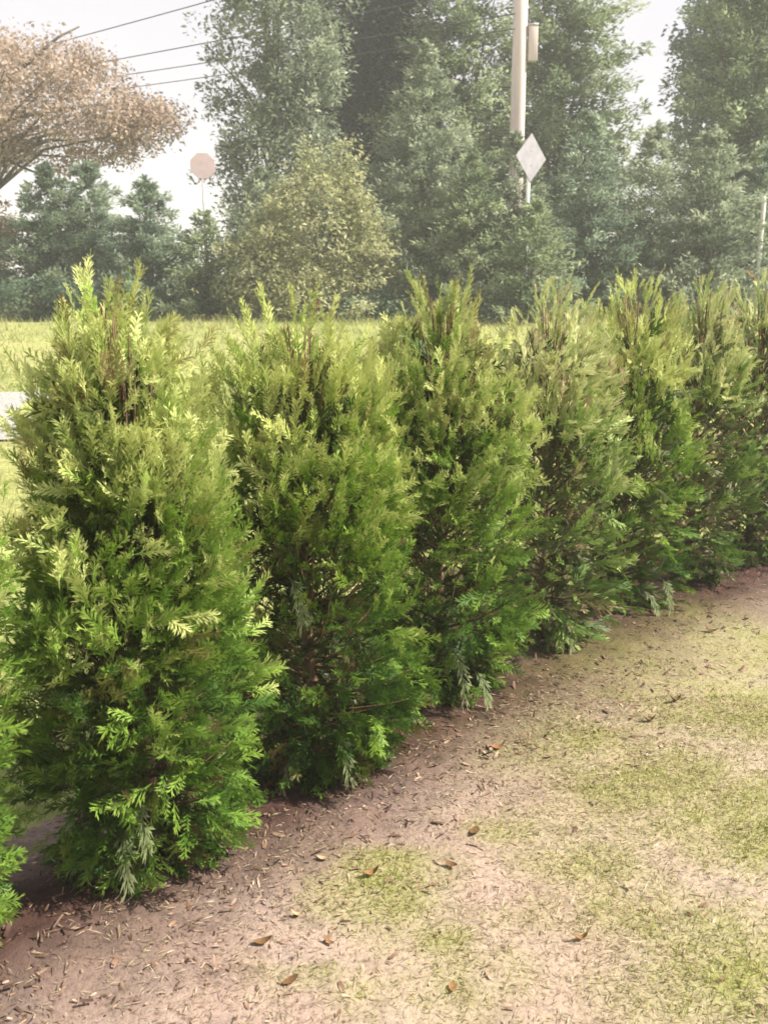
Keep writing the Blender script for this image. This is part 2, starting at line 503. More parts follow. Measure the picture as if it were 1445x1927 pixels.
# ---- meadow grass behind the row
def meadow_blades(n, x0, x1, y0, y1, lmin, lmax, wmin, wmax, cond):
    x, y = scatter_xy(n, x0, x1, y0, y1)
    t = fbm(x * 1.1, y * 1.1, 71)
    k = cond(x, y) & (rng.random(n) < np.clip((t - .25) * 2.6, .15, 1))
    x, y, t = x[k], y[k], t[k]
    n = len(x)
    L = rng.uniform(lmin, lmax, n) * (.6 + .8 * t)
    X, Y, Z = frames(n, rng.uniform(0, 6.283, n), rng.uniform(.75, 1.45, n), rng.uniform(-1.5, 1.5, n))
    return strips(np.stack([x, y, ground_z(x, y) - .004], 1), X, Y, Z, L, rng.uniform(wmin, wmax, n), rng.normal(-.25, .25, n),
                  np.clip(rng.normal(.5, .2, n) + .5 * (t - .5), 0, 1), np.clip((rng.random(n) < .4) * rng.uniform(.3, 1, n) + (fbm(x * .5, y * .5, 75) - .5), 0, 1), nseg=1)
G_X0, G_X1, G_Y0, G_Y1 = -9.0, -4.05, 10.3, 13.8
def gravel_in(x, y):
    e = 1.1 * (fbm(x * 1.8, y * 1.8, 81) - .5)
    return (x < G_X1 + e + (y - 12.4) * -0.22) & (y > G_Y0 + e) & (y < G_Y1 + e)
cond = lambda x, y: (~soil_keep(x, y)) & (~gravel_in(x, y)) & (np.abs(x) < 0.48 * y + 2.0)
parts = [meadow_blades(30000, -3.5, 4, 1.2, 8, .05, .16, .0025, .006, cond),
         meadow_blades(50000, -9, 9, 6, 15, .07, .20, .006, .014, cond),
         meadow_blades(45000, -15, 15, 13, 27, .10, .26, .012, .028, cond)]
off, VV, FF, TT, DD = 0, [], [], [], []
for V, F, T, D in parts:
    VV.append(V); FF.append(F + off); TT.append(T); DD.append(D); off += len(V)
o = stuff_mesh('meadow_grass', np.vstack(VV), np.vstack(FF), np.concatenate(TT), np.concatenate(DD), MEADOW)
tag(o, 'pale yellow green meadow grass behind the row of evergreens', 'grass', kind='stuff')

# ---- pale gravel patch in the meadow
gx, gy = np.arange(-10, -3.3, .1), np.arange(10, 15, .1)
GRAVEL = noise_mat('pale_gravel', (0.20, 0.19, 0.17), (0.42, 0.41, 0.40), 22, 0.9, 0.8)
o = link('gravel_patch', grid_mesh('gravel_patch', gx, gy, lambda x, y: ground_z(x, y) + .02 + .02 * fbm(x * 4, y * 4, 84), None, gravel_in), GRAVEL)
tag(o, 'pale grey gravel patch lying in the meadow at the left', kind='structure')

# ------------------------------------------------------------------ arborvitae
def spray_template(rg, detail):
    """flat fan of scale-leaf branchlets along +X, in the XY plane, length 1 -> verts, faces, profile, number"""
    V, F, T = [], [], []
    def seg(p, d, ln, w, t0, t1, z0, z1):
        q = np.array([-d[1], d[0]])
        a = p; b = p + d * ln * .38; c = p + d * ln
        i = len(V)
        V.extend([(*a, z0), (*(b + q * w * .55), (z0 + z1) / 2), (*c, z1), (*(b - q * w * .55), (z0 + z1) / 2)])
        F.append((i, i + 1, i + 2, i + 3))
        T.extend([t0, (t0 + t1) / 2, t1, (t0 + t1) / 2])
    zb = rg.uniform(-.25, .12)
    zf = lambda u: zb * u * u
    nb = 8 if detail else 7
    side_bend = rg.uniform(-.18, .18)
    axis = lambda u: np.array([u, side_bend * u * u])
    for k_ in range(3):
        u0, u1 = k_ / 3, (k_ + 1) / 3
        d = axis(u1) - axis(u0); ln = np.linalg.norm(d)
        seg(axis(u0), d / ln, ln * 1.08, .045, u0 * .7, u1 * .9, zf(u0), zf(u1))
    for sgn in (-1, 1):
        for j in range(nb):
            u = .10 + .80 * (j + rg.uniform(.1, .9)) / nb
            ang = R(rg.uniform(14, 34)) * sgn
            d = np.array([math.cos(ang), math.sin(ang)])
            ln = (0.36 * (1 - u) ** .8 * (0.35 + u * 1.4) + .13) * rg.uniform(.75, 1.2)
            z0 = zf(u); z1 = z0 + rg.uniform(-.10, .06)
            seg(axis(u), d, ln, .038 if detail else .058, u * .6, .75 + .25 * u, z0, z1)
            for q in range(1 if detail else 0):
                v = .42
                a2 = ang + R(rg.uniform(16, 34)) * (1 if q % 2 == 0 else -1) * sgn
                d2 = np.array([math.cos(a2), math.sin(a2)])
                seg(axis(u) + d * ln * v, d2, ln * .62 * rg.uniform(.8, 1.2), .038 if detail else .058, u * .6 + .2, .85, z0 + (z1 - z0) * v, z1 + rg.uniform(-.05, .05))
    return np.array(V), np.array(F), np.array(T)

rg0 = random.Random(3)
SPRAY_HI = [spray_template(rg0, True) for _ in range(10)]
SPRAY_LO = [spray_template(rg0, False) for _ in range(8)]

def thuja_profile(h, k=0.0):
    """half-width (0..1) against relative height"""
    return (1 - k * np.clip((h - .50) / .5, 0, 1)) * np.interp(h, [0, .05, .15, .30, .48, .64, .76, .86, .94, 1.0], [.42, .64, .88, 1.0, 1.0, .99, .92, .76, .50, .14])

def make_thuja(pos, H, Rad, seed, mat, label, detail, tone=0.0, lean=(0, 0), drytop=0.0, nbr=110, per=13, nshell=1500, taper=.4):
    r = np.random.default_rng(seed)
    z0 = float(soil_z(np.array([pos.x]), np.array([pos.y]))[0]) - .01
    root = empty('arborvitae', (pos.x, pos.y, z0), label, 'shrub', 'young arborvitae planted in a row')
    trunk_pts = [(lean[0] * u * u * H + .012 * math.sin(u * 7 + seed), lean[1] * u * u * H + .012 * math.cos(u * 6 + seed), H * .93 * u - (.04 if u == 0 else 0)) for u in np.linspace(0, 1, 10)]
    tv, tf = tube(trunk_pts, np.interp(np.linspace(0, 1, 10), [0, .1, 1], [.030, .022, .003]), 8)
    link('trunk', mesh_np('trunk', tv, tf, smooth=True), TWIG, root)
    lobes = [(r.uniform(0, 6.28), r.integers(2, 5), r.uniform(-2.0, 2.0), r.uniform(.05, .10)) for _ in range(4)]
    def rad(h, th):
        m = 1.0
        for ph, kk, kz, a in lobes:
            m += a * math.sin(kk * th + kz * h * 6 + ph)
        return Rad * float(thuja_profile(h, taper)) * m
    P, Dr, Roll, Len, Tn, Dy, Wd = [], [], [], [], [], [], {}
    limbs = []
    for b in range(nbr):
        h0 = .015 + .80 * ((b + r.uniform(0, 1)) / nbr) ** 1.15
        th = b * 2.39996 + r.normal(0, .35)
        rise = np.interp(h0, [0, .12, .4, .8], [-.02, .10, .20, .26]) * r.uniform(.7, 1.25)
        h1 = min(h0 + rise, 1.0)
        rr = rad(h1, th) * r.uniform(.80, 1.08)
        c, s_ = math.cos(th), math.sin(th)
        ax = np.array([lean[0] * h0 * h0 * H, lean[1] * h0 * h0 * H, 0])
        p0 = np.array([0, 0, h0 * H]) + ax
        p2 = np.array([c * rr, s_ * rr, h1 * H]) + np.array([lean[0], lean[1], 0]) * h1 * h1 * H
        p1 = np.array([c * rr * .62, s_ * rr * .62, h0 * H + (h1 - h0) * H * .30]) + ax
        bz = lambda u: (1 - u) ** 2 * p0 + 2 * u * (1 - u) * p1 + u * u * p2
        tn = lambda u: 2 * (1 - u) * (p1 - p0) + 2 * u * (p2 - p1)
        limbs.append(tube([bz(u) for u in (0, .4, .75, 1)], [.006, .0045, .003, .001], 4))
        btone = r.normal(0, .09)
        for q in range(per):
            u = .22 + .78 * ((q + r.uniform(0, 1)) / per) ** .70
            p = bz(u) + r.normal(0, .018, 3)
            t = tn(u); t /= np.linalg.norm(t) + 1e-9
            out = np.array([math.cos(th + r.normal(0, .55)), math.sin(th + r.normal(0, .55)), 0])
            el = np.interp(h0, [0, .10, .30, .6, .85], [-.75, -.15, .28, .75, 1.15]) + r.normal(0, .30)
            d = .45 * t + .75 * (out * math.cos(el) + np.array([0, 0, math.sin(el)]))
            side = (-1) ** q
            d += side * .30 * np.array([-s_, c, 0]) * r.uniform(.3, 1.2)
            d /= np.linalg.norm(d)
            P.append(p); Dr.append(d); Roll.append(r.normal(0, .95)); Len.append(r.uniform(.062, .115) * (1.0 if h0 > .1 else 1.15))
            Tn.append(np.clip(.05 + .34 * u + btone + .45 * h1 ** 1.5 + tone + r.normal(0, .07), 0, 1))  # tint rises outward and upward: fresh growth plus painted-in sun and shade
            dr = 0.0
            if u < .5 and r.random() < .6: dr = r.uniform(.5, 1)
            if r.random() < .02: dr = r.uniform(.4, 1)
            if h1 > .86 and r.random() < .6: P.pop(); Dr.pop(); Roll.pop(); Len.pop(); Tn.pop(); continue
            if h1 > .72 and r.random() < drytop: dr = r.uniform(.4, .95)
            if h0 < .10 and r.random() < .22: dr = r.uniform(.4, 1.0)
            Dy.append(dr)
    # outer coat of sprays: short ascending tufts that break the outline
    NT = nshell // 9
    for b in range(NT):
        h = r.random() ** 1.12 * .90 + .012
        if h > .76 and r.random() < (h - .76) * 4.0: continue
        if h < .70 and vnoise(np.array([th * 1.9 + seed]), np.array([h * 6.5 + seed]), seed)[0] < (.50 if h < .55 else .36): continue
        th = r.uniform(0, 6.283)
        k0 = r.uniform(.70, 1.0)
        tuft = r.normal(0, .09)
        yaw0 = th + r.normal(0, .60)
        el0 = np.interp(h, [0, .10, .28, .55, .80, 1.0], [-.70, -.20, .40, .85, 1.15, 1.4]) + r.normal(0, .38)
        rr = rad(h, th) * k0
        pc = np.array([math.cos(th) * rr, math.sin(th) * rr, h * H]) + np.array([lean[0], lean[1], 0]) * h * h * H
        dryt = r.uniform(.45, .95) if (h > .70 and r.random() < drytop) or r.random() < .03 or (h < .12 and r.random() < .18) else 0.
        for q in range(9):
            a_ = yaw0 + r.normal(0, .42); e_ = el0 + r.normal(0, .25)
            d = np.array([math.cos(a_) * math.cos(e_), math.sin(a_) * math.cos(e_), math.sin(e_)])
            P.append(pc + r.normal(0, .026, 3)); Dr.append(d); Roll.append(r.normal(0, 1.1)); Len.append(r.uniform(.062, .125) * (1.1 - .25 * h) * (1 if detail else 1.12))
            Tn.append(np.clip(.26 + .26 * (k0 - .7) / .3 + tuft - .13 + .86 * h ** 1.5 + tone + r.normal(0, .07), 0, 1)); Dy.append(dryt * r.uniform(.6, 1))  # low and inner tufts darkened as shade, tops paled as sunlight, beyond leaf age
    # dead sprays along the stem, tinted near black to paint the shaded interior
    for b in range(420):
        h = r.random() * .84 + .01
        th = r.uniform(0, 6.283)
        rr = rad(h, th) * r.uniform(.08, .55)
        a_, e_ = th + r.normal(0, 1.2), r.uniform(-.6, 1.3)
        P.append(np.array([math.cos(th) * rr, math.sin(th) * rr, h * H]) + np.array([lean[0], lean[1], 0]) * h * h * H)
        Dr.append(np.array([math.cos(a_) * math.cos(e_), math.sin(a_) * math.cos(e_), math.sin(e_)]))
        Roll.append(r.uniform(-1.5, 1.5)); Len.append(r.uniform(.13, .20)); Tn.append(r.uniform(.0, .12)); Dy.append(r.uniform(.05, .30))
    # leaders: soft upright shoots at the top
    for b in range(34):
        h = r.uniform(.70, .93) if b > 6 else r.uniform(.93, .985)
        th = r.uniform(0, 6.28)
        rr = rad(h, th) * math.sqrt(r.uniform(.0, .95))
        p = np.array([math.cos(th) * rr, math.sin(th) * rr, h * H - .06]) + np.array([lean[0], lean[1], 0]) * h * h * H
        lean_ = np.array([math.cos(th) * .34, math.sin(th) * .34, 1]) + r.normal(0, .12, 3)
        for q in range(5):
            d = lean_ + r.normal(0, .16, 3)
            d /= np.linalg.norm(d)
            Wd[len(P)] = r.uniform(.35, .7)
            P.append(p + lean_ * .034 * q); Dr.append(d); Roll.append(r.uniform(-3, 3)); Len.append(r.uniform(.09, .16) * (1 - .09 * q))
            Tn.append(np.clip(.90 + tone + r.normal(0, .1), 0, 1)); Dy.append(r.uniform(.3, .9) if r.random() < drytop else 0.)  # leaders coloured extra pale to read as sunlit
    wid = np.full(len(P), .95)
    for k_, w_ in Wd.items(): wid[k_] = w_
    P, Dr, Roll, Len, Tn, Dy = map(np.array, (P, Dr, Roll, Len, Tn, Dy))
    # spray frames: the fan hangs in a roughly upright plane
    up = np.array([0, 0, 1.0])
    side = np.cross(Dr, up); side /= np.linalg.norm(side, axis=1)[:, None] + 1e-9
    Yv = np.cross(side, Dr)
    Y2 = Yv * np.cos(Roll)[:, None] + side * np.sin(Roll)[:, None]
    Z2 = np.cross(Dr, Y2)
    temps = SPRAY_HI if detail else SPRAY_LO
    which = r.integers(0, len(temps), len(P))
    VV, FF, TT, DD, off = [], [], [], [], 0
    for w, (tvv, tff, ttt) in enumerate(temps):
        idx = np.nonzero(which == w)[0]
        if not len(idx): continue
        L = Len[idx][:, None, None]
        pts = P[idx][:, None] + L * (tvv[None, :, 0:1] * Dr[idx][:, None] + tvv[None, :, 1:2] * Y2[idx][:, None] * wid[idx][:, None, None] + tvv[None, :, 2:3] * Z2[idx][:, None])
        nn, mm = len(idx), len(tvv)
        VV.append(pts.reshape(-1, 3))
        FF.append((tff[None] + (np.arange(nn) * mm)[:, None, None] + off).reshape(-1, 4))
        TT.append(np.clip(Tn[idx][:, None] + .40 * (ttt[None] - .40), 0, 1).ravel())  # lighter tips: fresh growth, pushed further to paint highlight streaks
        DD.append(np.clip(Dy[idx][:, None] * (.7 + .5 * ttt[None]), 0, 1).ravel())
        off += nn * mm
    V = np.vstack(VV)
    V[:, 2] = np.maximum(V[:, 2], .005 + .012 * r.random(len(V)))
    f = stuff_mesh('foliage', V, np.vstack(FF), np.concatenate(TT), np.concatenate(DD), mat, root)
    f['kind'] = 'stuff'
    lv, lf = join(limbs)
    b = link('branches', mesh_np('branches', lv, lf, smooth=True), TWIG, root)
    b['kind'] = 'stuff'
    return root

thujas = [
    # idx, height, radius, material, detail, tone, lean, drytop, label
    (0, 1.62, .285, THUJA_A, True, .04, (0, 0), .05, 'arborvitae cut off by the left edge of the photo, only its right flank showing'),
    (1, 1.59, .282, THUJA_A, True, .05, (-.015, .01), .10, 'largest and nearest full arborvitae, yellow green with dark hollow low on its left'),
    (2, 1.52, .335, THUJA_B, True, .00, (-.02, 0), .04, 'deep green arborvitae second in the row from the near end, dark inside'),
    (3, 1.60, .315, THUJA_A, True, .05, (-.015, 0), .16, 'arborvitae with bronze tinged top, right of the deep green one'),
    (4, 1.57, .315, THUJA_C, False, .08, (-.015, 0), .24, 'arborvitae with pinkish brown leader shoots, in the middle of the row'),
    (5, 1.62, .325, THUJA_A, False, .06, (-.015, 0), .12, 'yellow green arborvitae with a dark gap by its upper left flank'),
    (6, 1.60, .32, THUJA_C, False, .02, (-.01, 0), .10, 'grey green arborvitae towards the far end of the row by the right edge'),
    (7, 1.63, .325, THUJA_C, False, -.03, (0, 0), .08, 'arborvitae cut by the right edge of the photo at the far end'),
    (8, 1.62, .31, THUJA_C, False, -.03, (0, 0), .08, 'farthest arborvitae, peeping over its neighbour at the right edge'),
]
roots = []
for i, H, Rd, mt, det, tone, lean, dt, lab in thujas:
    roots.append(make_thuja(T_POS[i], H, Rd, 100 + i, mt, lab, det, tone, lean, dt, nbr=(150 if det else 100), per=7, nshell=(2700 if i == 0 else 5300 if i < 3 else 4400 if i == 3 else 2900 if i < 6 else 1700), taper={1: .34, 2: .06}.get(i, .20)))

# sprays hanging out of the lowest foliage, coloured pale to look sunlit
DROOP = leaf_mat('sunlit_tint_spray', [(0, (0.05, 0.085, 0.03)), (0.5, (0.16, 0.21, 0.085)), (1, (0.42, 0.45, 0.25))], transl=.25, gloss=.2, rough=.5)
def droop_spray(root, th, r0, z0, ln, k, yaw=0.0):
    tv, tf, tt = SPRAY_HI[k % len(SPRAY_HI)]
    x_ = tv[:, 0]; drop = .15 * x_ + .75 * x_ ** 2
    d = np.array([math.cos(th + yaw), math.sin(th + yaw), 0]); sd = np.array([-d[1], d[0], 0])
    P = np.array([math.cos(th) * r0, math.sin(th) * r0, z0]) + ln * ((x_ * (1 - .35 * x_))[:, None] * d + (tv[:, 1] * .75)[:, None] * sd + (tv[:, 2] * .4 - drop)[:, None] * np.array([0, 0, 1]) + (tv[:, 1] * .35)[:, None] * np.array([0, 0, 1]))
    P[:, 2] = np.maximum(P[:, 2], .012)
    link('drooping_spray', mesh_np('drooping_spray', P, tf, {'tint': np.clip(tt * .8 + .1, 0, 1), 'dry': tt * 0}), DROOP, root)
for k_, (ri, th_, r_, z_, ln_, yw) in enumerate([(1, -100, .17, .20, .17, .5), (1, -120, .17, .16, .16, -.6), (1, -85, .20, .30, .15, .4), (2, -105, .22, .74, .16, .9), (2, -70, .24, .22, .17, .3), (2, -95, .22, .16, .15, -.5),
                                                 (3, -85, .22, .26, .19, .5), (3, -60, .22, .16, .15, .2), (4, -80, .20, .18, .15, .3), (5, -75, .22, .14, .16, .5), (5, -50, .24, .20, .15, -.3)]):
    droop_spray(roots[ri], R(th_), r_, z_, ln_, k_, yw)

# ------------------------------------------------------------------ background trees and bushes
BG = {
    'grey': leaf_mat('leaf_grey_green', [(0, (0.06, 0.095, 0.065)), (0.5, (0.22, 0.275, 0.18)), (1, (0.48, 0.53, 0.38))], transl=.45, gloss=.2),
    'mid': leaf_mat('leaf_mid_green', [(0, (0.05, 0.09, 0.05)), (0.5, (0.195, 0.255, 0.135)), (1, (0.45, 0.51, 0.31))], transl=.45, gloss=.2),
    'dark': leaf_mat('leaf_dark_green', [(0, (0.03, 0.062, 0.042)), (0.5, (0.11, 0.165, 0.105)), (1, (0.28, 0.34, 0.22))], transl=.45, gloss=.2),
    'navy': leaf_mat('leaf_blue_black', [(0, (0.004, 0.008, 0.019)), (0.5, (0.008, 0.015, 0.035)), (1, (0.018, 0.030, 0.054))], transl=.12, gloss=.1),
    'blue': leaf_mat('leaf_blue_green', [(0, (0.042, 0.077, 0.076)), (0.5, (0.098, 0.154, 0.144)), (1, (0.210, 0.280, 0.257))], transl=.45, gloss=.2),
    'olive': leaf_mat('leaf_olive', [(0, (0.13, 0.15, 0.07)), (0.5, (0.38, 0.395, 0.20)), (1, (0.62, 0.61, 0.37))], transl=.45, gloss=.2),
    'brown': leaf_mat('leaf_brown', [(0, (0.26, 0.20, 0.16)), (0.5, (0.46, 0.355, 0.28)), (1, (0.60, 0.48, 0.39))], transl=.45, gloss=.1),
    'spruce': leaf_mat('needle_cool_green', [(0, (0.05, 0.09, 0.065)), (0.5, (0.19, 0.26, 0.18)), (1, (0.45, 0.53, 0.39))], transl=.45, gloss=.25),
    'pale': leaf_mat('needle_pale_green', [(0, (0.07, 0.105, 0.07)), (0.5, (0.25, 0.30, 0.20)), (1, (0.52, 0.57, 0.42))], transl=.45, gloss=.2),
    'peach': leaf_mat('leaf_peach', [(0, (0.30, 0.16, 0.08)), (0.5, (0.48, 0.29, 0.16)), (1, (0.62, 0.42, 0.25))], transl=.45, gloss=.1),
}

def flakes(p, X, Y, Z, L, W, tint, dry=None):
    n = len(p)
    m = p + X * (L * .45)[:, None] + Z * (L * .08)[:, None]
    V = np.stack([p, m + Y * (W * .5)[:, None], p + X * L[:, None], m - Y * (W * .5)[:, None]], 1).reshape(-1, 3)
    F = np.arange(4 * n).reshape(n, 4)
    T = np.clip(tint[:, None] + np.array([-.08, 0, .12, 0]), 0, 1).ravel()
    return V, F, T, np.zeros(4 * n) if dry is None else np.repeat(dry, 4)

def leaves_from_clumps(r, C, Rc, per, lsize, tones, droop=0.0, flat=1.0, asp=(.45, .75), radial=False):
    n = len(C) * per
    c = np.repeat(C, per, 0)
    rc = np.repeat(Rc, per)
    d = r.normal(0, 1, (n, 3)); d /= np.linalg.norm(d, axis=1)[:, None]
    rad = rc * r.random(n) ** .45
    p = c + d * rad[:, None] * np.array([1, 1, flat])
    L = .95 * lsize * r.uniform(.6, 1.35, n)
    yaw = np.arctan2(d[:, 1], d[:, 0]) + r.normal(0, .8, n)
    if radial:
        yaw = np.arctan2(c[:, 1], c[:, 0]) + r.normal(0, .7, n)
    X, Y, Z = frames(n, yaw, r.normal(-droop, .45 if radial else .55, n), r.normal(0, .7, n))
    tint = np.clip(np.repeat(tones, per) + r.normal(0, .13, n), 0, 1)
    return flakes(p, X, Y, Z, L, L * r.uniform(*asp, n), tint)

def make_tree(name, X, Y, lobes, mat, label, cat, group, seed, clump_r=.55, per=55, lsize=.20, density=1.0, droop=.2, trunk_r=.18, trunk_top=None, flat=.8, cone=None, asp=(.45, .75), cpow=.72):
    """lobes: (px, py, half-width px, half-height px, depth offset m) as seen, each an ellipsoid of leaf clumps at its own distance"""
    r = np.random.default_rng(seed)
    bz = float(ground_z(X, Y))
    root = empty(name, (X, Y, bz), label, cat, group)
    C, T = [], []
    cents = []
    if cone:
        top, rb_, zlow = cone              # height of tip above base, radius at base, lowest foliage
        big = top > 7
        gap_ = .62 if big else .36
        z = zlow + .1
        C, T = [], []
        while z < top - .12:
            u = (top - z) / (top - zlow)
            Rw = rb_ * u ** cpow * r.uniform(.86, 1.10)
            nb_ = max(5, int((13 if big else 10) * (.45 + .55 * u)))
            a0 = r.uniform(0, 6.283)
            for j in range(nb_):
                az = a0 + 6.283 * j / nb_ + r.normal(0, .16)
                Rb = Rw * r.uniform(.78, 1.18)
                bt_ = r.normal(0, .16)
                nk = max(2, int(Rb / (clump_r * .62)))
                zj = z + r.normal(0, gap_ * .28)
                for k in range(nk):
                    f_ = (k + 1) / nk
                    C.append((math.cos(az) * Rb * f_ + r.normal(0, .06), math.sin(az) * Rb * f_ + r.normal(0, .06), zj + Rb * (-.10 * f_ + .16 * f_ ** 3)))
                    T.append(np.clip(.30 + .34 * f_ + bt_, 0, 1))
            z += gap_ * r.uniform(.8, 1.2) * (.55 + .45 * u)
        for zz in np.linspace(top - (1.5 if big else .75), top - .05, 9):
            q_ = (top - zz) * .16
            C.append((r.normal(0, q_ + .01), r.normal(0, q_ + .01), zz)); T.append(np.clip(r.normal(.6, .12), 0, 1))
        C, T = np.array(C), np.array(T)
        cents = [np.array([0, 0, top * .5])]
    else:
        for lx, lz, ly, rx, rz in lobes:    # metres, relative to the base
            ry = rx * .85
            nC = max(6, int(4 * math.pi * ((rx * rz) ** .8 * ry ** .4) * .62 * density / (clump_r ** 2)))
            d = r.normal(0, 1, (nC, 3)); d /= np.linalg.norm(d, axis=1)[:, None]
            q = .55 + .50 * r.random(nC) ** .7
            q *= 1 + .18 * np.sin(d[:, 0] * 5 + d[:, 2] * 4 + seed)
            c = np.array([lx, ly, lz]) + d * q[:, None] * np.array([rx, ry, rz])
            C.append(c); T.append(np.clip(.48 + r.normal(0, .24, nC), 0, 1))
            cents.append(np.array([lx, ly, lz]))
        C, T = np.vstack(C), np.concatenate(T)
    k = C[:, 2] > .05
    C, T = C[k], T[k]
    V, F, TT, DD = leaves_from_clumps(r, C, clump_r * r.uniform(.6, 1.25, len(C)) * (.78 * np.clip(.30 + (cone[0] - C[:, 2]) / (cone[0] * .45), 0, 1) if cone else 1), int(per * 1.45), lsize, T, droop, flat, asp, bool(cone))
    V[:, 2] = np.maximum(V[:, 2], .02)
    crown = stuff_mesh('crown', V, F, TT, DD, mat, root)
    tt = trunk_top or float(np.percentile(C[:, 2], 75))
    pts = [(.12 * math.sin(u * 5 + seed) * trunk_r * 4, .1 * math.cos(u * 4 + seed) * trunk_r * 4, tt * u - (.1 if u == 0 else 0)) for u in np.linspace(0, 1, 8)]
    v, f = tube(pts, np.interp(np.linspace(0, 1, 8), [0, .1, 1], [trunk_r * 1.35, trunk_r, trunk_r * .3]), 9)
    link('trunk', mesh_np('trunk', v, f, smooth=True), BARK, root)
    limbs = []
    for c in C[r.choice(len(C), min(len(C), 18), replace=False)]:
        s0 = np.array([0, 0, tt * r.uniform(.3, .8)])
        s0[2] = min(s0[2], max(.3, c[2] - .2))
        mid_ = (s0 + c) / 2 + np.array([0, 0, .12 * np.linalg.norm(c - s0)])
        limbs.append(tube([s0, mid_, c], [trunk_r * .32, trunk_r * .2, trunk_r * .06], 5))
    lv, lf = join(limbs)
    link('limbs', mesh_np('limbs', lv, lf, smooth=True), BARK, root)
    return root

def seen(px, Y):            # world x of a pixel column at distance Y near the horizon
    return (px - 722.5) / FPX * Y * 1.03
def zat(py, Y):             # world height of a pixel row at distance Y
    return at_dist(722, py, Y).z
def lobe(px, py, hw, hh, Y, X0, dy=0.0):
    """an ellipsoid seen at px,py with half sizes in pixels, standing at distance Y"""
    s_ = Y / FPX
    p = at_dist(px, py, Y)
    return (p.x - X0, p.z - float(ground_z(0, Y)), dy, hw * s_ * 1.03, hh * s_)

def tree_at(name, px, Y, L, mat, label, cat, group, seed, **kw):
    X0 = at_dist(px, 560, Y).x
    return make_tree(name, X0, Y, [lobe(a, b, c, d, Y, X0, e) for a, b, c, d, e in L], BG[mat], label, cat, group, seed, **kw)

TG, SG = 'trees beyond the meadow', 'bushes along the far edge of the meadow'
# far dark conifer seen through the gap
def cone_at(name, px, Y, top_py, hw_base, low_py, mat, label, seed, **kw):
    X0 = at_dist(px, 560, Y).x
    bz = float(ground_z(0, Y))
    return make_tree(name, X0, Y, None, BG[mat], label, 'tree', TG, seed, cone=(zat(top_py, Y) - bz, hw_base * Y / FPX, max(.3, zat(low_py, Y) - bz)), **kw)

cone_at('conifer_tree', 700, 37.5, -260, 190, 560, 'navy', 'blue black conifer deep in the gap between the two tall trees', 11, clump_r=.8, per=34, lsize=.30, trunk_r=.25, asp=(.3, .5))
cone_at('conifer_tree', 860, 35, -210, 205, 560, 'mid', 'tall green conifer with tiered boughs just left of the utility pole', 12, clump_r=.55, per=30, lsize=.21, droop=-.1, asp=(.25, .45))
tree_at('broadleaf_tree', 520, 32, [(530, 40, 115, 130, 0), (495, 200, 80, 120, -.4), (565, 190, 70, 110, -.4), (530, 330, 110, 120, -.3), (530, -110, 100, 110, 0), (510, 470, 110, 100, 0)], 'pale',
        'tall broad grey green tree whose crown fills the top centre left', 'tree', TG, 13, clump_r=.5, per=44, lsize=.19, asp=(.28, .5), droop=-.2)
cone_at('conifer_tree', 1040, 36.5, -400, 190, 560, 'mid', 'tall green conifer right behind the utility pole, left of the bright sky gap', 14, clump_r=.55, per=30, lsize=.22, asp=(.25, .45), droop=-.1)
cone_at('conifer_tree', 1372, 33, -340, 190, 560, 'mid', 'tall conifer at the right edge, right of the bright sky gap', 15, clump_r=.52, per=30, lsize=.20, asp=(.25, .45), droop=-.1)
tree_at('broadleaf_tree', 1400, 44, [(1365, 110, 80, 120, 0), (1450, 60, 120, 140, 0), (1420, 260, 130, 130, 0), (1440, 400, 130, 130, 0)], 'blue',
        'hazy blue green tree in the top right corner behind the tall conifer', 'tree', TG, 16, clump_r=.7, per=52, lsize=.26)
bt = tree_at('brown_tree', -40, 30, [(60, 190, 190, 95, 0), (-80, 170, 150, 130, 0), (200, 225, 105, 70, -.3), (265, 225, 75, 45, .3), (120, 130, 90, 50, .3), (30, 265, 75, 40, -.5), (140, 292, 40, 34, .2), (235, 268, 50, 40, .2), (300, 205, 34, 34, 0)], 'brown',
        'pale brown leaved tree leaning in from the top left corner', 'tree', TG, 17, clump_r=.62, per=48, lsize=.13, trunk_r=.22, droop=.3, density=1.25)
for bx in ([(-90, 300), (10, 300), (50, 318), (82, 330)], [(-60, 240), (60, 215), (160, 200), (250, 190)], [(-60, 200), (40, 130), (110, 70), (150, 50)], [(20, 290), (90, 265), (150, 262)]):
    pts = [at_dist(q[0], q[1], 29.2 + .2 * j) - bt.location for j, q in enumerate(bx)]
    v, f = tube([tuple(p) for p in pts], np.linspace(.085, .02, len(pts)), 6)
    link('branch', mesh_np('branch', v, f, smooth=True), BARK, bt)
YG = 'young conifers along the far edge of the meadow'
def young(px, Y, top, hw, mat, label, seed, **kw):
    X0 = at_dist(px, 560, Y).x
    gz_ = float(ground_z(0, Y))
    kw = {**dict(clump_r=.30, per=22, lsize=.15, droop=-.25, trunk_r=.06, asp=(.20, .38), cpow=.86), **kw}
    return make_tree('young_conifer', X0, Y, None, BG[mat], label, 'tree', YG, seed, cone=(zat(top, Y) - gz_, hw * Y / FPX, .12), **kw)
young(104, 26.5, 307, 150, 'dark', 'dark young conifer at the far left edge below the brown crown', 51, per=36)
young(180, 27.5, 307, 143, 'spruce', 'young conifer second from the left below the brown crown', 52, per=36)
young(285, 26.0, 332, 137, 'spruce', 'cool green young conifer left of the pink sign post', 53, per=36)
young(392, 25.4, 397, 112, 'mid', 'short young conifer covering the foot of the pink sign post', 54)
young(500, 26.6, 312, 137, 'grey', 'young conifer mostly hidden behind the left side of the large pale olive bush', 55)
young(800, 27.0, 77, 188, 'pale', 'cone shaped conifer right of the dark blue gap', 56)
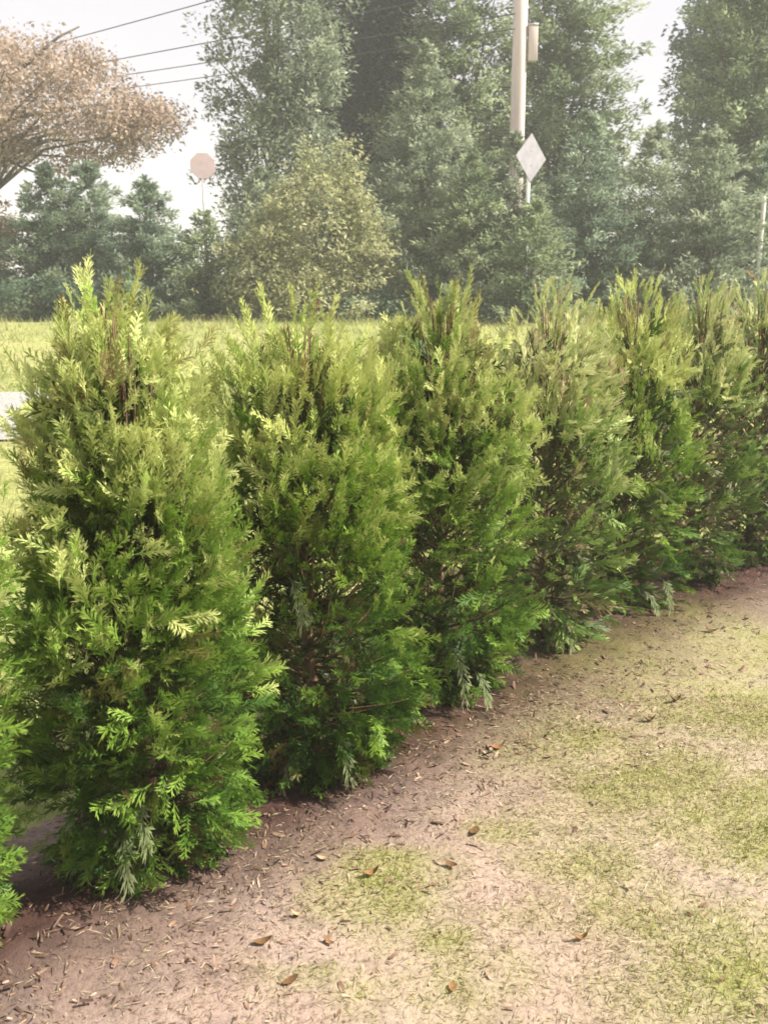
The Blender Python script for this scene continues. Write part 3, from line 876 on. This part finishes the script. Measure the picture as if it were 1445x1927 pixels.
young(885, 25.6, 282, 131, 'mid', 'young conifer left of the pole foot', 57)
young(962, 26.0, 250, 131, 'pale', 'young conifer hiding the foot of the utility pole', 58)
young(1095, 26.4, 207, 156, 'spruce', 'young conifer right of the diamond sign', 59)
young(1215, 27.2, 227, 131, 'pale', 'young conifer directly under the bright sky gap', 60)
young(1325, 26.0, 237, 156, 'pale', 'wide young conifer below the right hand tree', 61)
young(1425, 27.0, 282, 125, 'spruce', 'young conifer behind the thin white post at the right edge', 62)
young(1000, 23.7, 377, 118, 'mid', 'short young conifer standing in front of the diamond sign post', 63)
def bush(px, Y, L, mat, label, seed, **kw):
    kw = {**dict(clump_r=.30, per=46, lsize=.12, trunk_r=.07), **kw}
    return tree_at('bush', px, Y, L, mat, label, 'bush', SG, seed, **kw)
bush(595, 24.9, [(600, 430, 115, 110, 0), (648, 300, 38, 38, .3), (620, 350, 60, 60, 0), (520, 500, 85, 95, -.2), (675, 500, 70, 95, 0), (590, 560, 130, 60, -.3), (545, 400, 50, 45, .2), (700, 420, 35, 40, .2), (590, 320, 35, 40, .2)], 'olive',
     'large pale olive bush in the middle with one rounded knob on top', 31, clump_r=.36, per=34, density=.85, asp=(.3, .55))
bush(270, 24.8, [(270, 572, 50, 34, 0), (225, 560, 40, 36, .2)], 'dark', 'low dark bush in front of the cool green young conifer', 33)
bush(90, 24.8, [(80, 566, 85, 40, 0)], 'dark', 'low rounded dark bush at the left edge of the meadow', 34)
bush(720, 24.4, [(700, 588, 50, 28, 0), (740, 592, 40, 24, 0)], 'dark', 'very low dark bush at the right foot of the pale olive bush', 35)
bush(0, 30, [(0, 435, 26, 44, 0), (-40, 450, 40, 55, 0), (-5, 520, 32, 60, 0)], 'peach', 'added peach coloured bush, standing for a warm colour fringe, in the gap at the far left edge', 40)  # invented bush, takes the place of a warm colour fringe

# ------------------------------------------------------------------ utility pole, wires, signs
POLE = noise_mat('weathered_pale_pole', (0.54, 0.44, 0.43), (0.72, 0.61, 0.60), 5, .85, .25, (1, 1, .1))
GREY_STEEL = noise_mat('grey_steel', (0.42, 0.40, 0.42), (0.55, 0.53, 0.55), 10, .5, .05)
SIGN_BACK = noise_mat('pale_grey_sign_metal', (0.28, 0.27, 0.31), (0.38, 0.37, 0.42), 6, .45, .03)
SIGN_PINK = noise_mat('faded_pink_sign', (0.62, 0.47, 0.49), (0.70, 0.55, 0.57), 5, .5, .03)
WHITE = noise_mat('off_white_post_paint', (0.62, 0.60, 0.57), (0.78, 0.76, 0.74), 12, .6, .05)
WIRE = noise_mat('dark_wire', (0.05, 0.045, 0.06), (0.09, 0.08, 0.10), 12, .6, .05)

PY = 28.0
pole_x = at_dist(974, 200, PY).x
pz = float(ground_z(0, PY))
pole = empty('utility_pole', (pole_x, PY, pz), 'pale pinkish utility pole rising out of the trees past the top of the photo', 'utility pole')
ptop = zat(-170, PY) - pz
v, f = tube([(0, 0, -.2), (0, 0, ptop * .3), (0, 0, ptop * .65), (0, 0, ptop)], [.215, .20, .19, .175], 18)
link('post', mesh_np('post', v, f, smooth=True), POLE, pole)
zb0, zb1 = zat(116, PY) - pz, zat(50, PY) - pz
cab = link('equipment_box', mesh_np('equipment_box', *box(.24, .22, zb1 - zb0)), POLE, pole)
cab.location = (.34, -.02, (zb0 + zb1) / 2)
bv = cab.modifiers.new('bevel', 'BEVEL'); bv.width = .02; bv.segments = 2
lid = link('box_lid', mesh_np('box_lid', *box(.25, .24, .05)), GREY_STEEL, cab); lid.location = (0, 0, (zb1 - zb0) / 2 + .03)
for zz in (zb0 + .15, zb1 - .15):
    st = link('bracket', mesh_np('bracket', *box(.12, .05, .04)), GREY_STEEL, pole); st.location = (.23, 0, zz)
arm = link('crossarm', mesh_np('crossarm', *box(2.2, .12, .14)), BARK, pole); arm.location = (0, -.24, ptop - .6)
for dx in (-.95, -.45, .95):
    v, f = tube([(0, 0, 0), (0, 0, .06), (0, 0, .12), (0, 0, .17)], [.03, .05, .035, .05], 10)
    ins = link('insulator', mesh_np('insulator', v, f, smooth=True), GREY_STEEL, arm); ins.location = (dx, 0, .07)

def wire(p0, p1, sag, label, rad_=.016):
    P0, P1 = Vector(p0), Vector(p1)
    pts = [tuple(P0.lerp(P1, u) - Vector((0, 0, sag * 4 * u * (1 - u)))) for u in np.linspace(0, 1, 40)]
    v, f = tube(pts, [rad_] * 40, 6)
    o = link('overhead_wire', mesh_np('overhead_wire', v, f, smooth=True), WIRE)
    tag(o, label, 'wire', 'overhead wires running left from the pole')
za = pz + ptop - .36
def far_end(px, py, Y=46): return at_dist(px, py, Y)
wire((pole_x - .95, PY - .24, za), far_end(-320, 190), .12, 'topmost dark overhead wire crossing the sky at top left')
wire((pole_x - .16, PY - .22, zat(-28, PY)), far_end(-320, 206), .10, 'second highest dark wire in the sky at top left')
wire((pole_x - .16, PY - .22, zat(30, PY)), far_end(-320, 218), .10, 'third dark wire down in the sky at top left', .014)
wire((pole_x - .16, PY - .22, zat(58, PY)), far_end(-320, 225), .25, 'lowest dark overhead wire at top left, sagging most', .013)

def disc_sign(sides, rad_, thick, rot=0.0, sx=1.0):
    V = []
    for yy in (-thick / 2, thick / 2):
        for k in range(sides):
            a = rot + 2 * math.pi * k / sides
            V.append((math.cos(a) * rad_ * sx, yy, math.sin(a) * rad_))
    F = [tuple(range(sides)), tuple(range(2 * sides - 1, sides - 1, -1))] + [(k, k + sides, (k + 1) % sides + sides, (k + 1) % sides) for k in range(sides)]
    me = bpy.data.meshes.new('sign_panel'); me.from_pydata(V, [], F); me.update()
    return me

def road_sign(name, px, Y, py_c, sides, rad_, rot, mat, label, yaw, rail=True, post_r=.045):
    p = at_dist(px, py_c, Y)
    gz = float(ground_z(0, Y))
    r_ = empty(name, (p.x, Y, gz), label, 'road sign', None)
    r_.rotation_euler = (0, 0, yaw)
    zc = p.z - gz
    v, f = tube([(0, .05, -.2), (0, .05, zc * .5), (0, .05, zc + rad_ * .8)], [post_r] * 3, 10)
    link('post', mesh_np('post', v, f, smooth=True), WHITE, r_)
    pn = link('sign_panel', disc_sign(sides, rad_, .02, rot), mat, r_); pn.location = (0, -.012, zc)
    b_ = pn.modifiers.new('bevel', 'BEVEL'); b_.width = .006; b_.segments = 2
    for dz in (-.3, .3):
        bl = link('bolt', mesh_np('bolt', *tube([(0, -.012, 0), (0, .0, 0)], [.012, .012], 8)), GREY_STEEL, pn); bl.location = (0, -.012, dz * rad_)
    return r_
road_sign('diamond_sign', 998, 24.3, 297, 4, .545, 0, SIGN_BACK, 'pale grey diamond road sign on a thin post in front of the utility pole', R(42))
road_sign('octagon_sign', 382, 27.0, 312, 8, .345, R(22.5), SIGN_PINK, 'faded pale pink road sign on a thin post against the sky gap at left', R(8))

wp = at_dist(1437, 370, 26.0)
gz = float(ground_z(0, 26.0))
v, f = tube([(0, 0, -.2), (0, 0, 1), (0, 0, wp.z - gz - .05), (0, 0, wp.z - gz)], [.065, .062, .06, .045], 12)
o = link('marker_post', mesh_np('marker_post', v, f, smooth=True), WHITE); o.location = (wp.x, 26.0, gz)
tag(o, 'thin white post standing in the bushes at the right edge', 'post')

# ------------------------------------------------------------------ fallen leaves on the soil
LEAFM = [noise_mat('fallen_leaf_dark', (0.10, 0.055, 0.025), (0.20, 0.11, 0.05), 40, .7, .3), noise_mat('fallen_leaf_rust', (0.17, 0.085, 0.035), (0.28, 0.15, 0.065), 40, .7, .3), noise_mat('fallen_leaf_tan', (0.34, 0.23, 0.13), (0.46, 0.34, 0.21), 40, .7, .3)]
def leaf_mesh(L, W, curl, fold):
    V, F = [], []
    N = 6
    for k in range(N + 1):
        u = k / N
        w = W * .5 * math.sin(math.pi * min(1, .06 + u * .94)) ** .8 + .001
        zc = curl * L * (u - .5) ** 2 * 2
        V += [(L * (u - .5), -w, zc + fold * w), (L * (u - .5), 0, zc), (L * (u - .5), w, zc + fold * w * 1.3)]
    for k in range(N):
        for j in range(2):
            a = k * 3 + j
            F.append((a, a + 1, a + 4, a + 3))
    return mesh_np('fallen_leaf', V, F, smooth=True)
LEAF_MESHES = [[leaf_mesh(1, .5, .5, .35), leaf_mesh(1, .34, .9, .7), leaf_mesh(1, .62, .3, .2)][i] for i in range(3)]
leaves = [  # px, py, size, shape, colour, yaw deg, label
    (497, 1796, .050, 0, 0, 20, 'dark brown fallen leaf, the one nearest the lower left corner'),
    (700, 1667, .055, 1, 1, 25, 'rust brown curled leaf at the upper edge of the round mossy patch'),
    (1092, 1787, .045, 1, 1, 15, 'rust brown sliver of leaf alone on pinkish soil at lower right'),
    (893, 1588, .050, 2, 0, 70, 'dark crumpled leaf, upper one of the close pair in mid soil'),
    (848, 1652, .045, 0, 0, 140, 'dark crumpled leaf, lower one of the close pair in mid soil'),
    (548, 1868, .045, 2, 0, 40, 'brown leaf on the olive patch near the bottom edge'),
    (620, 1795, .035, 1, 1, -35, 'small bent brown leaf right of the dark brown leaf'),
    (1222, 1372, .055, 1, 0, 10, 'dark leaf sliver on yellowish soil in front of the far arborvitae'),
    (1335, 1205, .070, 1, 0, -20, 'dark curled leaf on soil by the far end of the row'),
    (935, 1428, .055, 0, 1, 15, 'brown leaf just in front of the bronze topped arborvitae'),
    (850, 1880, .035, 0, 1, 80, 'small rust leaf by the bottom edge right of centre'),
    (1180, 1690, .035, 1, 2, 120, 'small tan leaf on mossy soil at right'),
    (610, 1640, .04, 0, 2, -10, 'tan leaf on soil beside the deep green arborvitae'),
    (560, 1745, .04, 1, 2, 10, 'pale curled leaf above the dark brown leaf'),
    (1270, 1335, .06, 1, 0, 30, 'dark leaf on soil at the right, higher than the dark sliver'),
]
LM = {}
for px, py, sz, sh, cl, yaw, lab in leaves:
    p = on_ground(px, py)
    key = (sh, cl)
    if key not in LM:
        me = LEAF_MESHES[sh].copy(); me.materials.append(LEAFM[cl]); LM[key] = me
    o = bpy.data.objects.new('fallen_leaf', LM[key]); COL.objects.link(o)
    o.location = (p.x, p.y, float(soil_z(np.array([p.x]), np.array([p.y]))[0]) + .004)
    o.rotation_euler = (R(random.uniform(-12, 12)), R(random.uniform(-10, 10)), R(yaw))
    o.scale = (sz, sz, sz)
    tag(o, lab, 'leaf', 'fallen leaves on the bare soil')

# ------------------------------------------------------------------ air: haze volume added to wash out the distance
hz, hn, hl = new_mat('haze_air')
pv = hn.new('ShaderNodeVolumePrincipled')
pv.inputs['Color'].default_value = (0.93, 0.95, 0.96, 1)
pv.inputs['Density'].default_value = HAZE
pv.inputs['Anisotropy'].default_value = 0.0
ho = hn.new('ShaderNodeOutputMaterial')
hl.new(pv.outputs[0], ho.inputs['Volume'])
gxm = max(abs(xs[0]), abs(xs[-1]), abs(ys[0]), abs(ys[-1])) + 10
o = link('haze', mesh_np('haze', *box(2 * gxm, 2 * gxm, 20, (0, 0, 9))), hz)
tag(o, 'thin pale haze added to wash out the distance', kind='stuff')
